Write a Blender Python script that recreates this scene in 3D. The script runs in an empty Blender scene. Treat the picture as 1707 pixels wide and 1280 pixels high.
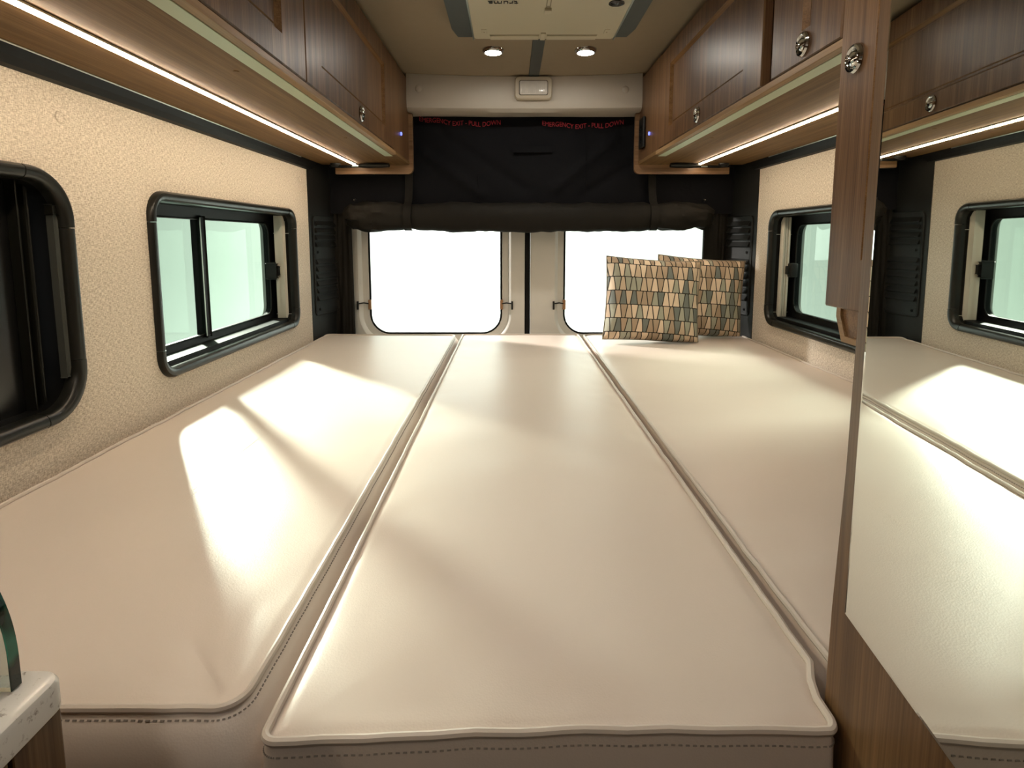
import bpy, bmesh, math, random
from mathutils import Vector, Matrix, noise
random.seed(7)
C = bpy.context.scene.collection
S = bpy.context.scene
Z0 = 1.135                    # eye height; every z below is written relative to it
PI = math.pi

# ------------------------------------------------------------------ camera
F, TH = 980.0, math.radians(7.0)
cam_d = bpy.data.cameras.new('camera')
cam = bpy.data.objects.new('camera', cam_d); C.objects.link(cam)
cam.location = (0, 0, Z0); cam.rotation_euler = (PI/2 - TH, 0, 0)
cam_d.sensor_width = 36; cam_d.lens = 36*F/1707
cam_d.clip_start = 0.02
cx, cy = 851.0, 398 + F*math.tan(TH)
cam_d.shift_x = (853.5-cx)/1707
cam_d.shift_y = (cy-640)/1707
S.camera = cam

# ------------------------------------------------------------------ world and exposure
w = bpy.data.worlds.new('world'); S.world = w; w.use_nodes = True
w.node_tree.nodes['Background'].inputs[0].default_value = (0.99, 1.0, 0.98, 1)
w.node_tree.nodes['Background'].inputs[1].default_value = 0.45
S.view_settings.view_transform = 'Standard'
S.view_settings.look = 'None'
S.view_settings.gamma = 1
S.view_settings.use_curve_mapping = False
S.view_settings.exposure = 0.50
S.cycles.use_denoising = True
S.cycles.max_bounces = 12; S.cycles.diffuse_bounces = 6; S.cycles.glossy_bounces = 6
S.cycles.transparent_max_bounces = 16
S.cycles.caustics_reflective = False; S.cycles.caustics_refractive = False
S.cycles.sample_clamp_indirect = 4

def area(name, loc, target, sx, sy, watt, col, spread=PI):
    l = bpy.data.lights.new(name, 'AREA'); l.shape = 'RECTANGLE'; l.size = sx; l.size_y = sy
    l.energy = watt; l.color = col; l.spread = spread
    o = bpy.data.objects.new(name, l); C.objects.link(o)
    o.location = (loc[0], loc[1], loc[2]+Z0)
    d = Vector(target) - Vector(loc)
    o.rotation_euler = d.to_track_quat('-Z', 'Y').to_euler()
    return o
# studio softbox outside the left windows, lamps on the studio backdrop behind the van
KD = Vector((0.66, -0.75, -0.52)).normalized()
kt = Vector((-0.45, 1.45, -0.385))
area('studio_softbox', kt - KD*3.2, kt, 0.13, 0.45, 30, (1.0, 0.86, 0.84), math.radians(60))
kr = Vector((0.6, 1.55, -0.385)); KR = Vector((-0.75, -0.25, -0.45)).normalized()
area('studio_softbox_right', kr - KR*3.4, kr, 1.2, 1.2, 22, (1.0, 0.95, 0.92), math.radians(60))
area('backdrop_lamp', (-0.3, 4.9, 1.7), (-0.3, 6.6, 0.2), 1.2, 0.6, 190, (1.0, 0.99, 0.97), math.radians(150))
KE = Vector((0.66, -0.75, -0.345)).normalized(); ke = Vector((-0.2, 1.1, -0.385))
area('studio_softbox_low', ke - KE*3.8, ke, 0.15, 0.45, 24, (1.0, 0.88, 0.86), math.radians(60))

# ------------------------------------------------------------------ materials
MATS = {}
def newmat(name):
    m = bpy.data.materials.new(name); m.use_nodes = True
    MATS[name] = m
    nt = m.node_tree
    return m, nt, nt.nodes['Principled BSDF']
def nd(nt, typ, **kw):
    n = nt.nodes.new(typ)
    for k, v in kw.items(): setattr(n, k, v)
    return n
def plain(name, col, rough=0.5, metal=0.0, var=0.06, scale=30, bump=0.0, bscale=200, spec=0.5, coat=0):
    m, nt, b = newmat(name)
    tc = nd(nt, 'ShaderNodeTexCoord')
    no = nd(nt, 'ShaderNodeTexNoise'); no.inputs['Scale'].default_value = scale
    nt.links.new(tc.outputs['Object'], no.inputs['Vector'])
    mx = nd(nt, 'ShaderNodeMix', data_type='RGBA')
    mx.inputs[6].default_value = (*[c*(1-var) for c in col], 1)
    mx.inputs[7].default_value = (*[min(1, c*(1+var)) for c in col], 1)
    nt.links.new(no.outputs['Fac'], mx.inputs[0]); nt.links.new(mx.outputs[2], b.inputs['Base Color'])
    b.inputs['Roughness'].default_value = rough; b.inputs['Metallic'].default_value = metal
    b.inputs['Specular IOR Level'].default_value = spec
    b.inputs['Coat Weight'].default_value = coat
    if bump:
        n2 = nd(nt, 'ShaderNodeTexNoise'); n2.inputs['Scale'].default_value = bscale; n2.inputs['Detail'].default_value = 3
        nt.links.new(tc.outputs['Object'], n2.inputs['Vector'])
        bp = nd(nt, 'ShaderNodeBump'); bp.inputs['Strength'].default_value = bump; bp.inputs['Distance'].default_value = 0.002
        nt.links.new(n2.outputs['Fac'], bp.inputs['Height']); nt.links.new(bp.outputs[0], b.inputs['Normal'])
    return m
def wood(name, axis, dark, mid, light, rough=0.38):
    m, nt, b = newmat(name)
    tc = nd(nt, 'ShaderNodeTexCoord')
    def layer(k, long_, det):
        mp = nd(nt, 'ShaderNodeMapping')
        sc = [k, k, k]; sc['xyz'.index(axis)] = long_
        mp.inputs['Scale'].default_value = sc
        nt.links.new(tc.outputs['Object'], mp.inputs['Vector'])
        n = nd(nt, 'ShaderNodeTexNoise'); n.inputs['Scale'].default_value = 1.0; n.inputs['Detail'].default_value = det
        n.inputs['Roughness'].default_value = 0.6
        nt.links.new(mp.outputs[0], n.inputs['Vector']); return n
    a = layer(55, 1.6, 4); f = layer(420, 5, 2); g = layer(14, 0.6, 3)
    m1 = nd(nt, 'ShaderNodeMath', operation='MULTIPLY_ADD'); m1.inputs[1].default_value = 0.40; m1.inputs[2].default_value = 0
    nt.links.new(a.outputs['Fac'], m1.inputs[0])
    m2 = nd(nt, 'ShaderNodeMath', operation='MULTIPLY_ADD'); m2.inputs[1].default_value = 0.38
    nt.links.new(f.outputs['Fac'], m2.inputs[0]); nt.links.new(m1.outputs[0], m2.inputs[2])
    m3 = nd(nt, 'ShaderNodeMath', operation='MULTIPLY_ADD'); m3.inputs[1].default_value = 0.28
    nt.links.new(g.outputs['Fac'], m3.inputs[0]); nt.links.new(m2.outputs[0], m3.inputs[2])
    r = nd(nt, 'ShaderNodeValToRGB')
    e = r.color_ramp.elements
    e[0].position = 0.40; e[0].color = (*dark, 1); e[1].position = 0.66; e[1].color = (*light, 1)
    x = r.color_ramp.elements.new(0.53); x.color = (*mid, 1)
    nt.links.new(m3.outputs[0], r.inputs[0]); nt.links.new(r.outputs[0], b.inputs['Base Color'])
    b.inputs['Roughness'].default_value = rough; b.inputs['Specular IOR Level'].default_value = 0.2 if axis == 'y' else 0.28
    bp = nd(nt, 'ShaderNodeBump'); bp.inputs['Strength'].default_value = (0.03 if axis == 'y' else 0.10); bp.inputs['Distance'].default_value = 0.001
    nt.links.new(f.outputs['Fac'], bp.inputs['Height']); nt.links.new(bp.outputs[0], b.inputs['Normal'])
    return m
WD, WM, WL = (0.058, 0.027, 0.012), (0.125, 0.064, 0.030), (0.21, 0.118, 0.056)
wood_v = wood('walnut_upright', 'z', WD, WM, WL)
wood_h = wood('walnut_lengthwise', 'y', (0.09, 0.048, 0.018), (0.15, 0.085, 0.034), (0.21, 0.124, 0.054), 0.6)
wood_x = wood('walnut_crosswise', 'x', (0.11, 0.06, 0.03), (0.20, 0.115, 0.06), (0.28, 0.17, 0.09), 0.42)
wood_edge = wood('walnut_edge_banding', 'y', (0.22, 0.13, 0.06), (0.30, 0.185, 0.09), (0.36, 0.235, 0.12), 0.4)
wood_rout = wood('walnut_routed_edge', 'y', (0.11, 0.055, 0.022), (0.19, 0.10, 0.04), (0.25, 0.14, 0.06), 0.45)
wood_door = wood('walnut_door_face', 'z', (0.09, 0.046, 0.019), (0.155, 0.085, 0.036), (0.23, 0.13, 0.06), 0.4)

def fabric():
    m, nt, b = newmat('woven_wall_fabric')
    tc = nd(nt, 'ShaderNodeTexCoord')
    ns = []
    for sc in ((1, 220, 1300), (1, 1300, 280)):
        mp = nd(nt, 'ShaderNodeMapping'); mp.inputs['Scale'].default_value = sc
        nt.links.new(tc.outputs['Object'], mp.inputs['Vector'])
        n = nd(nt, 'ShaderNodeTexNoise'); n.inputs['Scale'].default_value = 0.55; n.inputs['Detail'].default_value = 2
        nt.links.new(mp.outputs[0], n.inputs['Vector']); ns.append(n)
    ad = nd(nt, 'ShaderNodeMath', operation='ADD')
    nt.links.new(ns[0].outputs['Fac'], ad.inputs[0]); nt.links.new(ns[1].outputs['Fac'], ad.inputs[1])
    r = nd(nt, 'ShaderNodeValToRGB')
    r.color_ramp.elements[0].position = 0.40; r.color_ramp.elements[0].color = (0.45, 0.38, 0.30, 1)
    r.color_ramp.elements[1].position = 0.59; r.color_ramp.elements[1].color = (0.80, 0.725, 0.62, 1)
    hf = nd(nt, 'ShaderNodeMath', operation='MULTIPLY'); hf.inputs[1].default_value = 0.5
    nt.links.new(ad.outputs[0], hf.inputs[0]); nt.links.new(hf.outputs[0], r.inputs[0])
    nt.links.new(r.outputs[0], b.inputs['Base Color'])
    b.inputs['Roughness'].default_value = 0.95; b.inputs['Specular IOR Level'].default_value = 0.1
    bp = nd(nt, 'ShaderNodeBump'); bp.inputs['Strength'].default_value = 0.35; bp.inputs['Distance'].default_value = 0.001
    nt.links.new(hf.outputs[0], bp.inputs['Height']); nt.links.new(bp.outputs[0], b.inputs['Normal'])
    return m
fab = fabric()

def vinyl():
    m, nt, b = newmat('beige_vinyl')
    tc = nd(nt, 'ShaderNodeTexCoord')
    n1 = nd(nt, 'ShaderNodeTexNoise'); n1.inputs['Scale'].default_value = 3
    nt.links.new(tc.outputs['Object'], n1.inputs['Vector'])
    mx = nd(nt, 'ShaderNodeMix', data_type='RGBA')
    mx.inputs[6].default_value = (0.65, 0.565, 0.495, 1); mx.inputs[7].default_value = (0.68, 0.595, 0.52, 1)
    nt.links.new(n1.outputs['Fac'], mx.inputs[0]); nt.links.new(mx.outputs[2], b.inputs['Base Color'])
    b.inputs['Roughness'].default_value = 0.40; b.inputs['Specular IOR Level'].default_value = 0.5
    v = nd(nt, 'ShaderNodeTexVoronoi'); v.inputs['Scale'].default_value = 520
    nt.links.new(tc.outputs['Object'], v.inputs['Vector'])
    n2 = nd(nt, 'ShaderNodeTexNoise'); n2.inputs['Scale'].default_value = 25; n2.inputs['Detail'].default_value = 5
    nt.links.new(tc.outputs['Object'], n2.inputs['Vector'])
    ad = nd(nt, 'ShaderNodeMath', operation='MULTIPLY_ADD'); ad.inputs[1].default_value = 0.35
    nt.links.new(v.outputs['Distance'], ad.inputs[0]); nt.links.new(n2.outputs['Fac'], ad.inputs[2])
    bp = nd(nt, 'ShaderNodeBump'); bp.inputs['Strength'].default_value = 0.16; bp.inputs['Distance'].default_value = 0.0015
    nt.links.new(ad.outputs[0], bp.inputs['Height']); nt.links.new(bp.outputs[0], b.inputs['Normal'])
    return m
vin = vinyl()
vin_welt = plain('beige_vinyl_piping', (0.58, 0.51, 0.44), 0.4, var=0.03)
thread = plain('grey_thread', (0.24, 0.205, 0.175), 0.8)

blackp = plain('black_plastic', (0.009, 0.009, 0.008), 0.45, spec=0.32, bump=0.15, bscale=900)
frameb = plain('black_window_frame', (0.010, 0.010, 0.008), 0.30, spec=0.35)
rubber = plain('black_rubber', (0.004, 0.004, 0.004), 0.5, spec=0.15)
blackgl = plain('black_blind', (0.006, 0.006, 0.006), 0.25)
curt = plain('black_curtain_cloth', (0.0045, 0.0045, 0.006), 0.8, spec=0.15, bump=0.5, bscale=60)
curtb = plain('brown_black_curtain_cloth', (0.0095, 0.008, 0.0055), 0.7, spec=0.2, bump=0.5, bscale=60)
redt = plain('red_lettering', (0.22, 0.004, 0.012), 0.8)
paint = plain('white_door_paint', (0.62, 0.605, 0.55), 0.38, var=0.02, coat=0.1)
header_m = plain('grey_beige_plastic', (0.42, 0.38, 0.32), 0.5, var=0.02, bump=0.1, bscale=700)
lampb = plain('beige_lamp_plastic', (0.42, 0.36, 0.27), 0.45, var=0.02)
lensm = plain('clear_ribbed_lens', (0.58, 0.55, 0.50), 0.15, var=0.12, scale=60)
ceil_m = plain('tan_headliner', (0.27, 0.215, 0.145), 0.85, var=0.04, bump=0.2, bscale=600)
greys = plain('dark_grey_trim', (0.055, 0.06, 0.055), 0.6)
acm = plain('cream_plastic', (0.50, 0.45, 0.33), 0.45, var=0.02)
acd = plain('dark_slot', (0.24, 0.205, 0.14), 0.6)
chrome = plain('chrome', (0.6, 0.6, 0.6), 0.06, metal=1.0, var=0.02)
steel = plain('aluminium_edge', (0.60, 0.60, 0.52), 0.3, metal=0.9)
copper = plain('copper_hinge', (0.36, 0.20, 0.10), 0.35, metal=0.6)
mirror_m = plain('mirror_silver', (0.90, 0.93, 0.89), 0.01, metal=1.0, var=0.0)
palegreen = plain('pale_green_strip', (0.50, 0.56, 0.40), 0.4, var=0.03)
blindm = plain('beige_pleated_blind', (0.55, 0.53, 0.45), 0.7, var=0.05)
orange = plain('orange_mark', (0.7, 0.2, 0.02), 0.5)
blackink = plain('black_ink', (0.015, 0.012, 0.01), 0.5)
studio_m = plain('studio_white', (0.80, 0.84, 0.80), 0.9, var=0.02, scale=1)
floor_m = plain('van_floor_vinyl', (0.20, 0.16, 0.12), 0.5, var=0.15, scale=8)
shell_m = plain('van_shell_steel', (0.45, 0.45, 0.43), 0.5)
front_m = plain('light_block_grey', (0.30, 0.27, 0.23), 0.8)
bluel = None

def emit(name, col, s):
    m, nt, b = newmat(name)
    b.inputs['Base Color'].default_value = (*col, 1)
    b.inputs['Emission Color'].default_value = (*col, 1); b.inputs['Emission Strength'].default_value = s
    return m
led_m = emit('warm_led', (1.0, 0.82, 0.60), 44)
down_m = emit('downlight_lens', (1.0, 0.93, 0.82), 150)
bluel = emit('blue_indicator', (0.15, 0.2, 1.0), 1.6)

def glass(name, col, refl=0.12, tint=1.0):
    m, nt, b = newmat(name)
    nt.nodes.remove(b)
    out = nt.nodes['Material Output']
    t = nd(nt, 'ShaderNodeBsdfTransparent'); t.inputs[0].default_value = (*[c**0.5 for c in col], 1)   # two faces
    g = nd(nt, 'ShaderNodeBsdfGlossy'); g.inputs['Roughness'].default_value = 0.01; g.inputs['Color'].default_value = (0.9, 1, 0.93, 1)
    fr = nd(nt, 'ShaderNodeFresnel'); fr.inputs[0].default_value = 1.5
    mx = nd(nt, 'ShaderNodeMixShader')
    ge = nd(nt, 'ShaderNodeNewGeometry'); iv = nd(nt, 'ShaderNodeMath', operation='SUBTRACT'); iv.inputs[0].default_value = 1
    nt.links.new(ge.outputs['Backfacing'], iv.inputs[1])
    mu = nd(nt, 'ShaderNodeMath', operation='MULTIPLY'); nt.links.new(fr.outputs[0], mu.inputs[0]); nt.links.new(iv.outputs[0], mu.inputs[1])
    nt.links.new(mu.outputs[0], mx.inputs[0]); nt.links.new(t.outputs[0], mx.inputs[1]); nt.links.new(g.outputs[0], mx.inputs[2])
    nt.links.new(mx.outputs[0], out.inputs[0])
    return m
glass_side = glass('green_tinted_glass', (0.60, 0.76, 0.64))
glass_rear = glass('rear_door_glass', (0.86, 0.93, 0.88))
m, nt, b = newmat('thick_green_glass'); glass_screen = m
b.inputs['Base Color'].default_value = (0.85, 0.95, 0.90, 1); b.inputs['Transmission Weight'].default_value = 1
b.inputs['Roughness'].default_value = 0.02; b.inputs['IOR'].default_value = 1.5
m, nt, b = newmat('green_glass_edge'); glass_edge = m
tc = nd(nt, 'ShaderNodeTexCoord'); n = nd(nt, 'ShaderNodeTexNoise'); n.inputs['Scale'].default_value = 45
nt.links.new(tc.outputs['Object'], n.inputs['Vector'])
r = nd(nt, 'ShaderNodeValToRGB'); r.color_ramp.elements[0].position = 0.42; r.color_ramp.elements[0].color = (0.002, 0.012, 0.008, 1)
r.color_ramp.elements[1].position = 0.62; r.color_ramp.elements[1].color = (0.012, 0.20, 0.12, 1)
nt.links.new(n.outputs['Fac'], r.inputs[0]); nt.links.new(r.outputs[0], b.inputs['Base Color'])
b.inputs['Roughness'].default_value = 0.08

def quartz():
    m, nt, b = newmat('white_speckled_quartz')
    tc = nd(nt, 'ShaderNodeTexCoord')
    n = nd(nt, 'ShaderNodeTexNoise'); n.inputs['Scale'].default_value = 140; n.inputs['Detail'].default_value = 5; n.inputs['Roughness'].default_value = 0.7
    nt.links.new(tc.outputs['Object'], n.inputs['Vector'])
    r = nd(nt, 'ShaderNodeValToRGB')
    e = r.color_ramp.elements; e[0].position = 0.30; e[0].color = (0.25, 0.20, 0.17, 1); e[1].position = 0.42; e[1].color = (0.74, 0.71, 0.66, 1)
    nt.links.new(n.outputs['Fac'], r.inputs[0]); nt.links.new(r.outputs[0], b.inputs['Base Color'])
    b.inputs['Roughness'].default_value = 0.2
    return m
quartz_m = quartz()

def pillow_mat():
    m, nt, b = newmat('printed_trapezoid_cloth')
    L = nt.links.new
    def M(op, a, bb=None, c=None):
        n = nd(nt, 'ShaderNodeMath', operation=op)
        for i, v in enumerate((a, bb, c)):
            if v is None: continue
            if isinstance(v, (int, float)): n.inputs[i].default_value = v
            else: L(v, n.inputs[i])
        return n.outputs[0]
    uv = nd(nt, 'ShaderNodeUVMap'); uv.uv_map = 'print'
    sp = nd(nt, 'ShaderNodeSeparateXYZ'); L(uv.outputs[0], sp.inputs[0])
    u, v = sp.outputs[0], sp.outputs[1]
    vr = M('MULTIPLY_ADD', v, 6.1, 0.45)
    row = M('FLOOR', vr); fv = M('FRACT', vr)
    rn = M('FRACT', M('MULTIPLY', row, 0.437))
    x = M('ADD', M('MULTIPLY', u, 18.0), M('MULTIPLY', rn, 5.0))
    k = M('FLOOR', M('MULTIPLY', x, 0.5))
    p = M('SUBTRACT', x, M('MULTIPLY', k, 2.0))
    s = M('MULTIPLY', M('SUBTRACT', fv, 0.5), 0.40)
    d1 = M('ABSOLUTE', M('SUBTRACT', p, s))
    d2 = M('ABSOLUTE', M('SUBTRACT', p, M('SUBTRACT', 1.0, s)))
    d3 = M('ABSOLUTE', M('SUBTRACT', p, M('ADD', 2.0, s)))
    dx = M('MINIMUM', M('MINIMUM', d1, d2), d3)
    inA = M('MULTIPLY', M('GREATER_THAN', p, s), M('LESS_THAN', p, M('SUBTRACT', 1.0, s)))
    upper = M('GREATER_THAN', p, M('SUBTRACT', 1.0, s))
    over = M('GREATER_THAN', p, M('ADD', 2.0, s))
    under = M('LESS_THAN', p, s)
    idv = M('ADD', M('MULTIPLY', k, 2.0), M('SUBTRACT', M('ADD', upper, over), under))
    cv = nd(nt, 'ShaderNodeCombineXYZ'); L(idv, cv.inputs[0]); L(row, cv.inputs[1])
    wn = nd(nt, 'ShaderNodeTexWhiteNoise', noise_dimensions='2D'); L(cv.outputs[0], wn.inputs[0])
    r = nd(nt, 'ShaderNodeValToRGB'); r.color_ramp.interpolation = 'CONSTANT'
    cols = [(0.74, 0.60, 0.44), (0.40, 0.30, 0.205), (0.36, 0.36, 0.28), (0.165, 0.185, 0.165), (0.56, 0.44, 0.31)]
    e = r.color_ramp.elements; e[0].position = 0; e[0].color = (*cols[0], 1); e[1].position = 0.24; e[1].color = (*cols[1], 1)
    for pos, c in ((0.50, cols[2]), (0.70, cols[3]), (0.84, cols[4])):
        q = e.new(pos); q.color = (*c, 1)
    L(wn.outputs[0], r.inputs[0])
    dy = M('MULTIPLY', M('MINIMUM', fv, M('SUBTRACT', 1.0, fv)), 3.0)
    # rounded corners: smooth union of both distances
    q1 = M('MAXIMUM', M('SUBTRACT', 0.20, dx), 0.0); q2 = M('MAXIMUM', M('SUBTRACT', 0.20, dy), 0.0)
    dd = M('SQRT', M('ADD', M('MULTIPLY', q1, q1), M('MULTIPLY', q2, q2)))
    line = M('GREATER_THAN', dd, 0.112)
    mx = nd(nt, 'ShaderNodeMix', data_type='RGBA'); L(line, mx.inputs[0]); L(r.outputs[0], mx.inputs[6]); mx.inputs[7].default_value = (0.022, 0.018, 0.012, 1)
    L(mx.outputs[2], b.inputs['Base Color']); b.inputs['Roughness'].default_value = 0.85
    return m
pil_m = pillow_mat()

# ------------------------------------------------------------------ builders
def world_loc(o):
    v = Vector((0, 0, 0))
    while o is not None: v += o.location; o = o.parent
    return v
def obj(name, bm, mat, parent=None, smooth=False, label=None, kind=None, extra=()):
    """bm is in eye-relative coordinates; becomes one mesh object under parent (origins only translate)."""
    bmesh.ops.recalc_face_normals(bm, faces=bm.faces[:])
    me = bpy.data.meshes.new(name)
    if parent is None:
        xs = [v.co for v in bm.verts]
        o0 = Vector(((min(c.x for c in xs)+max(c.x for c in xs))/2, (min(c.y for c in xs)+max(c.y for c in xs))/2, min(c.z for c in xs)+Z0))
        off = o0
    else:
        o0 = Vector((0, 0, 0)); off = world_loc(parent)
    for v in bm.verts: v.co = v.co + Vector((0, 0, Z0)) - off
    bm.to_mesh(me); bm.free()
    me.materials.append(mat)
    for e in extra: me.materials.append(e)
    if smooth:
        me.polygons.foreach_set('use_smooth', [True]*len(me.polygons))
        me.set_sharp_from_angle(angle=math.radians(38))
    o = bpy.data.objects.new(name, me); C.objects.link(o)
    o.location = o0; o.parent = parent
    if label: o['label'] = label
    if kind: o['kind'] = kind
    return o
def thing(name, label, cat, loc, group=None, kind=None):
    o = bpy.data.objects.new(name, None); C.objects.link(o)
    o.empty_display_size = 0.05
    o.location = (loc[0], loc[1], loc[2]+Z0)
    if label: o['label'] = label
    if cat: o['category'] = cat
    if group: o['group'] = group
    if kind: o['kind'] = kind
    return o
def tag(o, label, cat, group=None):
    o['label'] = label; o['category'] = cat
    if group: o['group'] = group
    return o
def dup(root, loc, label=None, group=None):
    r = root.copy(); C.objects.link(r); r.location = (loc[0], loc[1], loc[2]+Z0)
    if label: r['label'] = label
    if group: r['group'] = group
    for ch in list(root.children):
        c = ch.copy(); C.objects.link(c); c.parent = r
        for g in ch.children:
            d = g.copy(); C.objects.link(d); d.parent = c
    return r
BM = bmesh.new
def box(bm, x0, x1, y0, y1, z0, z1, bev=0.0):
    r = bmesh.ops.create_cube(bm, size=1)
    vs = r['verts']
    for v in vs:
        v.co = Vector(((x0+x1)/2 + v.co.x*(x1-x0), (y0+y1)/2 + v.co.y*(y1-y0), (z0+z1)/2 + v.co.z*(z1-z0)))
    if bev:
        es = list({e for v in vs for e in v.link_edges})
        bmesh.ops.bevel(bm, geom=es, offset=bev, segments=2, profile=0.5, affect='EDGES')
    return bm
def rrect(a0, b0, a1, b1, r, n=6):
    pts = []
    for (cx_, cy_, st) in ((a1-r, b1-r, 0), (a0+r, b1-r, 90), (a0+r, b0+r, 180), (a1-r, b0+r, 270)):
        for i in range(n+1):
            t = math.radians(st + 90*i/n)
            pts.append((cx_+r*math.cos(t), cy_+r*math.sin(t)))
    return pts
def loft(bm, loops, cap0=False, cap1=False, closed=True, wrap=False):
    L = [[bm.verts.new(p) for p in lp] for lp in loops]
    n = len(L[0])
    seq = list(zip(L[:-1], L[1:]))
    if wrap: seq.append((L[-1], L[0]))
    for A, B in seq:
        for i in range(n if closed else n-1):
            j = (i+1) % n
            try: bm.faces.new((A[i], A[j], B[j], B[i]))
            except ValueError: pass
    if cap0: bm.faces.new(L[0])
    if cap1: bm.faces.new(L[-1][::-1])
    return bm
def tube(bm, pts, r, n=6, closed=False):
    pts = [Vector(p) for p in pts]; loops = []
    N = len(pts)
    for i, p in enumerate(pts):
        a = pts[(i-1) % N] if (closed or i > 0) else p
        b_ = pts[(i+1) % N] if (closed or i < N-1) else p
        t = (b_-a)
        if t.length < 1e-9: t = Vector((0, 1, 0))
        t.normalize()
        up = Vector((0, 0, 1)) if abs(t.z) < 0.9 else Vector((0, 1, 0))
        s = t.cross(up).normalized(); q = s.cross(t)
        loops.append([p + s*(r*math.cos(2*PI*k/n)) + q*(r*math.sin(2*PI*k/n)) for k in range(n)])
    loft(bm, loops, cap0=not closed, cap1=not closed, wrap=closed)
    return bm
def lathe(bm, c, axis, prof, n=24):
    """prof: list of (radius, height along axis)."""
    ax = Vector(axis).normalized()
    s = ax.cross(Vector((0, 0, 1)) if abs(ax.z) < 0.9 else Vector((0, 1, 0))).normalized(); q = ax.cross(s)
    c = Vector(c)
    loops = [[c + ax*h + s*(r*math.cos(2*PI*k/n)) + q*(r*math.sin(2*PI*k/n)) for k in range(n)] for r, h in prof]
    loft(bm, loops, cap0=True, cap1=True)
    return bm
def plate(bm, outer, holes, f, t0, t1):
    """flat plate with holes; f(a,b,t)->xyz; loops of (a,b)."""
    for t in (t0, t1):
        es = []
        for lp in [outer]+holes:
            vs = [bm.verts.new(f(a, b, t)) for a, b in lp]
            es += [bm.edges.new((vs[i], vs[(i+1) % len(vs)])) for i in range(len(vs))]
        bmesh.ops.triangle_fill(bm, use_beauty=True, edges=es)
    for lp in [outer]+holes:
        A = [f(a, b, t0) for a, b in lp]; B = [f(a, b, t1) for a, b in lp]
        loft(bm, [A, B])
    bmesh.ops.remove_doubles(bm, verts=bm.verts[:], dist=1e-5)
    return bm
def text_obj(name, txt, size, mat, parent, M4, depth=0.0006):
    cu = bpy.data.curves.new(name, 'FONT'); cu.body = txt; cu.size = size; cu.extrude = depth
    cu.align_x = 'CENTER'; cu.align_y = 'CENTER'
    to = bpy.data.objects.new('tmp', cu); C.objects.link(to)
    dg = bpy.context.evaluated_depsgraph_get()
    me = bpy.data.meshes.new_from_object(to.evaluated_get(dg))
    bpy.data.objects.remove(to)
    bm = BM(); bm.from_mesh(me); bmesh.ops.transform(bm, matrix=M4, verts=bm.verts[:])
    return bm

XL, XR = -0.765, 0.935         # fabric wall planes
OL, OR = -0.85, 1.02           # outer skin
YR, YF = 2.25, -1.2
WT = 0.262                     # top of fabric panels
FLOOR = -Z0

# ------------------------------------------------------------------ shell
obj('floor', box(BM(), OL, OR, YF, 2.56, FLOOR-0.04, FLOOR), floor_m, kind='structure')
bm = BM()
def cz(x): return 0.620 - 0.015*(1-min(1, abs((x-0.05)/0.5))**2)
xs = [OL-0.02 + (OR-OL+0.04)*i/28 for i in range(29)]
loft(bm, [[(x, YF-0.02, cz(x)) for x in xs] + [(x, YF-0.02, cz(x)+0.05) for x in xs[::-1]],
          [(x, 2.60, cz(x)) for x in xs] + [(x, 2.60, cz(x)+0.05) for x in xs[::-1]]], cap0=True, cap1=True)
ceiling = obj('ceiling', bm, ceil_m, kind='structure', smooth=True)
bm = BM(); loft(bm, [[(x, YF, cz(x)-0.004), (x, 2.40, cz(x)-0.004), (x, 2.40, cz(x)+0.0), (x, YF, cz(x)+0.0)] for x in (0.068, 0.106)], cap0=True, cap1=True)
obj('centre_strip', bm, greys, ceiling, label='dark grey centre strip')
obj('wall_light_block', box(BM(), OL, OR, YF-0.04, YF, FLOOR, 0.62), front_m, kind='structure')  # unseen end wall, added to keep outside light from flooding in

# windows: (y0,y1,z0,z1,r)
WINS = {'window_1': (-1, 1.250, 2.095, -0.310, 0.103, 0.055),
        'window_2': (-1, 0.10, 1.030, -0.308, 0.116, 0.085),
        'window_3': (1, 1.250, 2.130, -0.308, 0.100, 0.060)}
def fL(a, b, t): return (t, a, b)
for side, nm in ((-1, 'wall_left'), (1, 'wall_right')):
    X = XL if side < 0 else XR; O = OL if side < 0 else OR
    hs = [rrect(wv[1]+0.012, wv[3]+0.012, wv[2]-0.012, wv[4]-0.012, wv[5]-0.012, 8) for k, wv in WINS.items() if wv[0] == side]
    bm = BM(); plate(bm, [(YF, -0.80), (YR, -0.80), (YR, WT), (YF, WT)], hs, fL, X, X+side*0.006)
    wall = obj(nm, bm, fab, kind='structure')
    hs = [rrect(wv[1]+0.035, wv[3]+0.035, wv[2]-0.035, wv[4]-0.035, max(0.03, wv[5]-0.01), 8) for k, wv in WINS.items() if wv[0] == side]
    bm = BM(); plate(bm, [(YF, FLOOR), (2.60, FLOOR), (2.60, 0.66), (YF, 0.66)], hs, fL, O, O+side*0.02)
    obj('outer_skin', bm, shell_m, wall, label='painted steel outer skin')
    for yy, zz in ((1.03, 0.205), (1.60, 0.205), (2.18, 0.215)):
        bm = BM(); lathe(bm, (X, yy, zz), (-side, 0, 0), [(0.0105, -0.001), (0.0105, 0.0008), (0.009, 0.0018), (0.0075, 0.0008), (0.001, 0.0012)], 20)
        obj('screw_cover', bm, fab, wall, smooth=True)

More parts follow.
